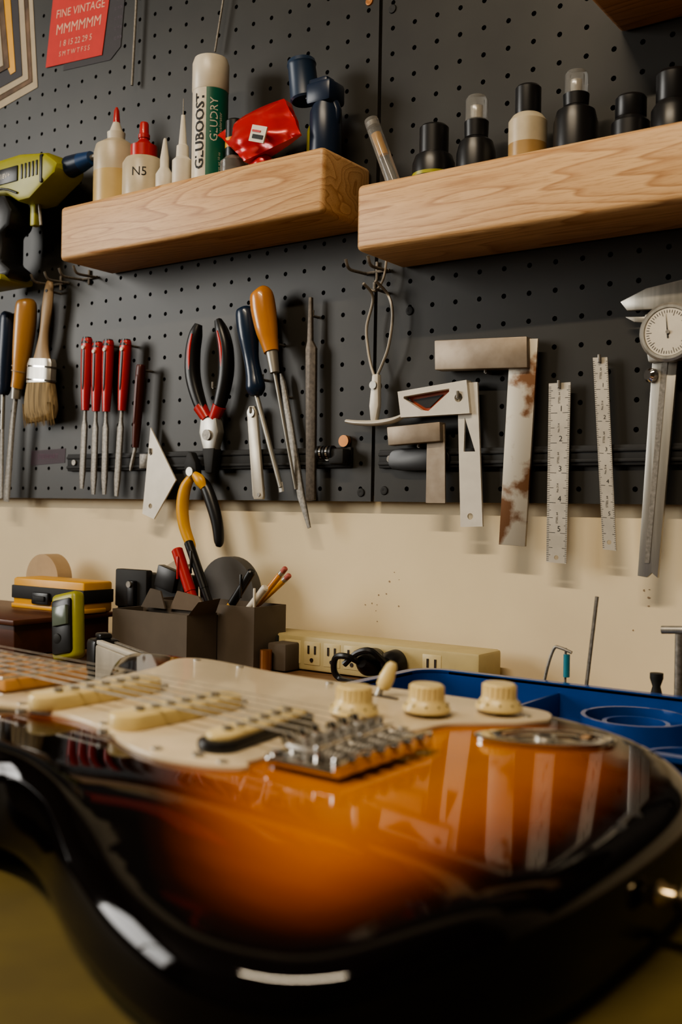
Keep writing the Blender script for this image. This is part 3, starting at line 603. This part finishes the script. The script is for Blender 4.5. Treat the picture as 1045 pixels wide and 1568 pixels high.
for k,p in enumerate(res[0]):
    orig=res[3][k]
    if orig and orig[0]<N: idx.append(base+orig[0])
    else: vs.append((p.x,p.y,-drop(p.x,p.y))); at.append(sdist(p)-widen(p.x,p.y)); idx.append(len(vs)-1)
for f in res[2]: fs.append([idx[i] for i in f])
BM=bpy.data.materials.new('sunburst_lacquer'); BM.use_nodes=True; nt=BM.node_tree; b=nt.nodes['Principled BSDF']
b.inputs['Roughness'].default_value=.5; b.inputs['Specular IOR Level'].default_value=0; b.inputs['Coat Weight'].default_value=.85; b.inputs['Coat IOR'].default_value=1.4; b.inputs['Coat Roughness'].default_value=.05
an=nt.nodes.new('ShaderNodeAttribute'); an.attribute_name='burst'
tc=nt.nodes.new('ShaderNodeTexCoord'); mp=nt.nodes.new('ShaderNodeMapping'); mp.inputs['Scale'].default_value=(.12,1,1); nz=nt.nodes.new('ShaderNodeTexNoise'); nz.inputs['Scale'].default_value=60; nz.inputs['Detail'].default_value=4
nt.links.new(tc.outputs['Object'],mp.inputs[0]); nt.links.new(mp.outputs[0],nz.inputs['Vector'])
ml=nt.nodes.new('ShaderNodeMath'); ml.operation='MULTIPLY_ADD'; ml.inputs[1].default_value=8; nt.links.new(nz.outputs['Fac'],ml.inputs[0]); nt.links.new(an.outputs['Fac'],ml.inputs[2])
mr=nt.nodes.new('ShaderNodeMath'); mr.operation='DIVIDE'; mr.inputs[1].default_value=100; nt.links.new(ml.outputs[0],mr.inputs[0])
cr=nt.nodes.new('ShaderNodeValToRGB'); e=cr.color_ramp.elements; e[0].position=.16; e[0].color=(.003,.002,.002,1); e[1].position=.95; e[1].color=(.50,.175,.02,1)
for p_,c_ in ((.24,(.014,.004,.002,1)),(.34,(.075,.016,.004,1)),(.46,(.20,.046,.006,1)),(.62,(.36,.098,.009,1)),(.78,(.44,.135,.012,1))): q=e.new(p_); q.color=c_
nt.links.new(mr.outputs[0],cr.inputs[0]); nt.links.new(cr.outputs[0],b.inputs['Base Color'])
o.raw(vs,fs,BM); o.done(parent=g,attr=at,ang=60)
# pickguard
far=cat([(104,138,0),(108,150,0),(120,157,0),(160,155,0),(211,146,0),(245,137,0),(285,134,0),(320,137,0),(345,137,0),(357,128,0),(355,112,0),(345,92,0),(340,70,0),(338,45,0)],4)
near=cat([(342,-32,0),(352,-52,0),(380,-80,0),(420,-108,0),(425,-122,0),(408,-128,0),(375,-112,0),(340,-70,0),(320,-48,0),(300,-38,0),(268,-36,0),(240,-43,0),(215,-54,0),(192,-58,0),(170,-54,0),(158,-48,0),(155,-43,0)],4)
br=cat([(157,43,0),(146,54,0),(140,66,0),(137,88,0),(124,106,0),(112,120,0)],4)
pgp=[(p.x,p.y) for p in far]+[(336,30),(336,-30)]+[(p.x,p.y) for p in near]+[(160,-39),(160,42)]+[(p.x,p.y) for p in br]
o=P('pickguard',GX); o.prism(pgp,-.3,2.4,PG,plane='xy',b=.5)
for x,y in ((128,150),(180,146),(240,130),(310,130),(345,128),(166,-47),(200,-51),(250,-36),(310,-36),(146,62),(115,135)): o.lathe([(2.6,2.2),(2.4,3),(.5,3.1)],(x,y,0),STEEL,n=14)
o.done(parent=g)
def pickup(x,rot,mb,mt):
    o=P('pickup',GX); R=Matrix.Rotation(rot,3,'Z')
    def q(u,v): w=R@Vector((u,v,0)); return (x+w.x,w.y)
    def cap(L,W,z0,z1,m,b):
        pts=[]
        for k in range(13): pts.append(q(W*math.cos(math.pi*k/12),(L-W)+W*math.sin(math.pi*k/12)))
        for k in range(13): pts.append(q(-W*math.cos(math.pi*k/12),-(L-W)-W*math.sin(math.pi*k/12)))
        o.prism(pts,z0,z1,m,plane='xy',b=b)
    cap(42,9.5,2,9.5 if mt is mb else 7,mb,1.5)
    if mt is not mb: cap(37,7.5,6.5,9.5,mt,.8)
    for k in range(6): c=q(0,-26+10.4*k); o.cyl((c[0],c[1],9),(c[0],c[1],11.2),2.4,STEELD,n=14)
    for sg in (-1,1): c=q(0,sg*48); o.cyl((c[0],c[1],2),(c[0],c[1],4),2.6,STEEL,n=14)
    o.done(parent=g)
pickup(295,0,CRM,CRM); pickup(237,0,CRM,CRM); pickup(186,-.14,BLK,CRM)
# bridge
def BX(v): return GX(Vector((v.x+4,v.y+3,v.z+2.2)))
o=P('bridge',BX); o.prism([(114,-37),(114,37),(148,39),(152,35),(152,-35),(148,-39)],0,3.2,CHROME,plane='xy',b=1); o.box(112.5,116,-37,37,0,8,CHROME,1)
for k in range(6): o.cyl((148,-32+12.8*k,-3),(148,-32+12.8*k,1),2,CHROME,n=14)
for k in range(6):
    y=-26.5+10.6*k; L=129+(k%3)*1.2
    o.box(L-2,L+15,y-4.6,y+4.6,6,8,STEEL,.8); o.box(L-2,L,y-4.6,y+4.6,2,9.5,CHROME,.7)
    o.sweep([(L+14,y,7.2),(L+17,y,7.9),(L+18,y,11)],[(4.6,1),(4.6,1.2),(4.3,.8)],CHROME,ref=(1,0,.3),n=10)
    o.cyl((115,y,5.5),(L,y,6),1.5,STEEL,n=10); o.lathe([(2.8,-2.5),(2.8,0)],(112.5,y,5.5),CHROME,axis=(1,0,0),n=12)
    for i in range(5): o.lathe([(2.4,0),(2.6,.5),(2.4,1)],(117+i*2.1,y,5.7),STEELD,axis=(1,0,0),n=10)
    for dy in (-3,3): o.cyl((L+5,y+dy,3),(L+5,y+dy,11),1.3,STEELD,n=8)
for k in range(6): o.cyl((148,-32+12.8*k,3),(148,-32+12.8*k,4.6),2.8,CHROME,n=14)
o.done(parent=g)
o=P('strings',GX)
for k in range(6):
    y=-26.5+10.6*k; y2=-18+7.2*k; o.sweep([(138,y+3,10.5),(150,y*.995+3,13.4),(800,y2,13)],[.55-.06*k]*3,STEEL,n=6)
o.done(parent=g)
# knobs, switch, jack
KNS=M('knob_digits',(.25,.2,.1),.5)
for x,y in ((177,64),(154,97),(129,130)):
    o=P('control_knob',GX); o.lathe([(3,2),(3,6)],(x,y,0),STEEL); o.lathe([(11.5,4.5),(12.6,5.3),(12.4,7),(9.8,10),(9,12),(8.8,17.6),(8,18.5),(0,18.5)],(x,y,0),CRM,n=40)
    for k in range(10): a=k*.6; o.box(x+11.2*math.cos(a)-.5,x+11.2*math.cos(a)+.5,y+11.2*math.sin(a)-.5,y+11.2*math.sin(a)+.5,7.4,9,KNS)
    for k in range(20): a=k*math.pi/10; o.cyl((x+8.9*math.cos(a),y+8.9*math.sin(a),11.5),(x+8.8*math.cos(a),y+8.8*math.sin(a),17.6),.5,CRM,n=6)
    o.done(parent=g)
o=P('pickup_selector',GX); o.box(186,214,118,121,2,3,SLOT); o.sweep([(199,119.5,2),(197,121,9)],[(1.2,1.8),(1.2,1.8)],STEEL,ref=(0,0,1)); o.lathe([(3.2,0),(4.2,1.5),(4.4,7),(3.2,14),(2,16)],(197,121,7),CRM,axis=(-.4,.1,1)); o.done(parent=g)
o=P('jack_plate',GX); cx,cy=89,100; ux,uy=-.77,.638
def el(a,b,n=40): return [(cx+ux*a*math.cos(2*math.pi*k/n)-uy*b*math.sin(2*math.pi*k/n),cy+uy*a*math.cos(2*math.pi*k/n)+ux*b*math.sin(2*math.pi*k/n)) for k in range(n)]
rg=[(35,17,0),(35,17,1.6),(33,15.4,2.2),(27,11.5,1.8),(24,9.5,-3),(14,6,-8)]; vs=[];fs=[]
for a,b2,z in rg:
    for p in el(a,b2): vs.append((p[0],p[1],z+.2 if z>0 else max(z,.4)))
for r in range(len(rg)-1):
    for k in range(40): fs.append([r*40+k,r*40+(k+1)%40,(r+1)*40+(k+1)%40,(r+1)*40+k])
fs.append([5*40+k for k in range(40)]); o.raw(vs,fs,CHROME); o.cyl((cx,cy,.3),(cx,cy,2.5),5.5,STEEL); o.cyl((cx,cy,2.4),(cx,cy,2.8),3.2,SLOT); o.done(parent=g)
o=P('strap_button',GX); o.lathe([(7,0),(5,2),(3.6,6),(3.8,9),(7,12),(7.4,14),(6,15.5),(0,15.6)],(2,0,-22),M('brass_button',(.55,.45,.28),.25,1),axis=(-1,0,0)); o.done(parent=g)
# neck
o=P('neck',GX); pn=lambda x:28-(x-335)*.0155
o.prism([(335,-pn(335)),(335,pn(335)),(778,pn(778)),(778,-pn(778))],3.5,9.5,MAPLE,plane='xy',b=.8)
o.sweep([(337,0,0),(400,0,-1),(430,0,-3),(700,0,-3),(790,0,-4)],[(27,4),(26.5,5),(26,8),(21,7),(20,6)],MAPLE,ref=(0,0,1),n=20,sub=4,e=3)
o.prism([(352,-27),(352,27),(424,27),(424,-27)],-16,3.5,MAPLE,plane='xy',b=2)
o.prism([(p.x,p.y) for p in cat([(776,-21,0),(790,-24,0),(800,-40,0),(815,-38,0),(940,-62,0),(960,-50,0),(955,-25,0),(930,-18,0),(915,0,0),(880,12,0),(820,20,0),(790,24,0),(776,21,0)],4)],-8,5,MAPLE,plane='xy',b=1)
for k in range(1,22):
    xf=782-648*(1-2**(-k/12)); 
    if xf>338: o.box(xf-1.1,xf+1.1,-pn(xf),pn(xf),9,10.8,CHROME,.5)
o.box(776,781,-21,21,5,13,WHITE,1)
for k in (3,5,7,9,12,15,17,19):
    xf=782-648*(1-2**(-(k-.5)/12)); o.cyl((xf,0,9.3),(xf,0,9.7),3,BLK,n=14)
for k in range(6): o.cyl((805+k*23,-30-k*4,5),(805+k*23,-30-k*4,16),3,CHROME,n=14); o.lathe([(3,0),(8,4),(8,12),(3,14)],(805+k*23,-50-k*4,-2),CHROME,axis=(0,-1,0),n=14)
o.done(parent=g)
o=P('neck_cradle'); o.box(-900,-820,-560,-440,903,940,BLKM,6); o.box(-900,-820,-545,-455,940,zt(740)-13,M('cork',(.35,.22,.12),.9,var=.4,scale=200),4); o.done()
# ------------------------------------------------------------------ ceiling lamp + light
o=P('ceiling_lamp'); o.box(-900,300,-1500,-1400,2540,2600,WHITE,5); o.box(-880,280,-1485,-1415,2530,2542,M('lamp_diffuser',(1,.85,.62),.5,emit=7),2); o.done()
def area(name,loc,rot,sx,sy,pw,col):
    l=bpy.data.lights.new(name,'AREA'); l.shape='RECTANGLE'; l.size=sx; l.size_y=sy; l.energy=pw; l.color=col
    ob=bpy.data.objects.new(name,l); ob.location=loc; ob.rotation_euler=rot; SC.collection.objects.link(ob); return ob
area('window_daylight',(-2.69,-1.775,1.75),(0,math.radians(-90),0),1.15,1.4,60,(1,.97,.91))
area('lamp_light',(-.3,-1.45,2.52),(0,0,0),1.1,.06,36,(1,.83,.61))
w=bpy.data.worlds.new('world'); SC.world=w; w.use_nodes=True; nt=w.node_tree; sk=nt.nodes.new('ShaderNodeTexSky'); sk.sky_type='NISHITA'; sk.sun_elevation=.6; sk.sun_disc=False
nt.links.new(sk.outputs[0],nt.nodes['Background'].inputs[0]); nt.nodes['Background'].inputs[1].default_value=.05
SC.view_settings.view_transform='AgX'; SC.view_settings.look='AgX - Medium High Contrast'
# ------------------------------------------------------------------ camera
ps=math.radians(35.4); c_,s_=math.cos(ps),math.sin(ps); r_=Vector((c_,s_,0)); v_=Vector((-s_,c_,0)); u_=Vector((0,0,1)); rl=math.radians(1)
R1=r_*math.cos(rl)+u_*math.sin(rl); U1=u_*math.cos(rl)-r_*math.sin(rl)
cd=bpy.data.cameras.new('camera'); cam=bpy.data.objects.new('camera',cd); SC.collection.objects.link(cam)
m=Matrix((R1,U1,-v_)).transposed().to_4x4(); m.translation=Vector((0,-.87,1.06)); cam.matrix_world=m
cd.sensor_fit='VERTICAL'; cd.sensor_height=36; cd.sensor_width=24; cd.lens=36.73; cd.clip_start=.02
cd.dof.use_dof=True; cd.dof.focus_distance=1.0; cd.dof.aperture_fstop=8
SC.camera=cam
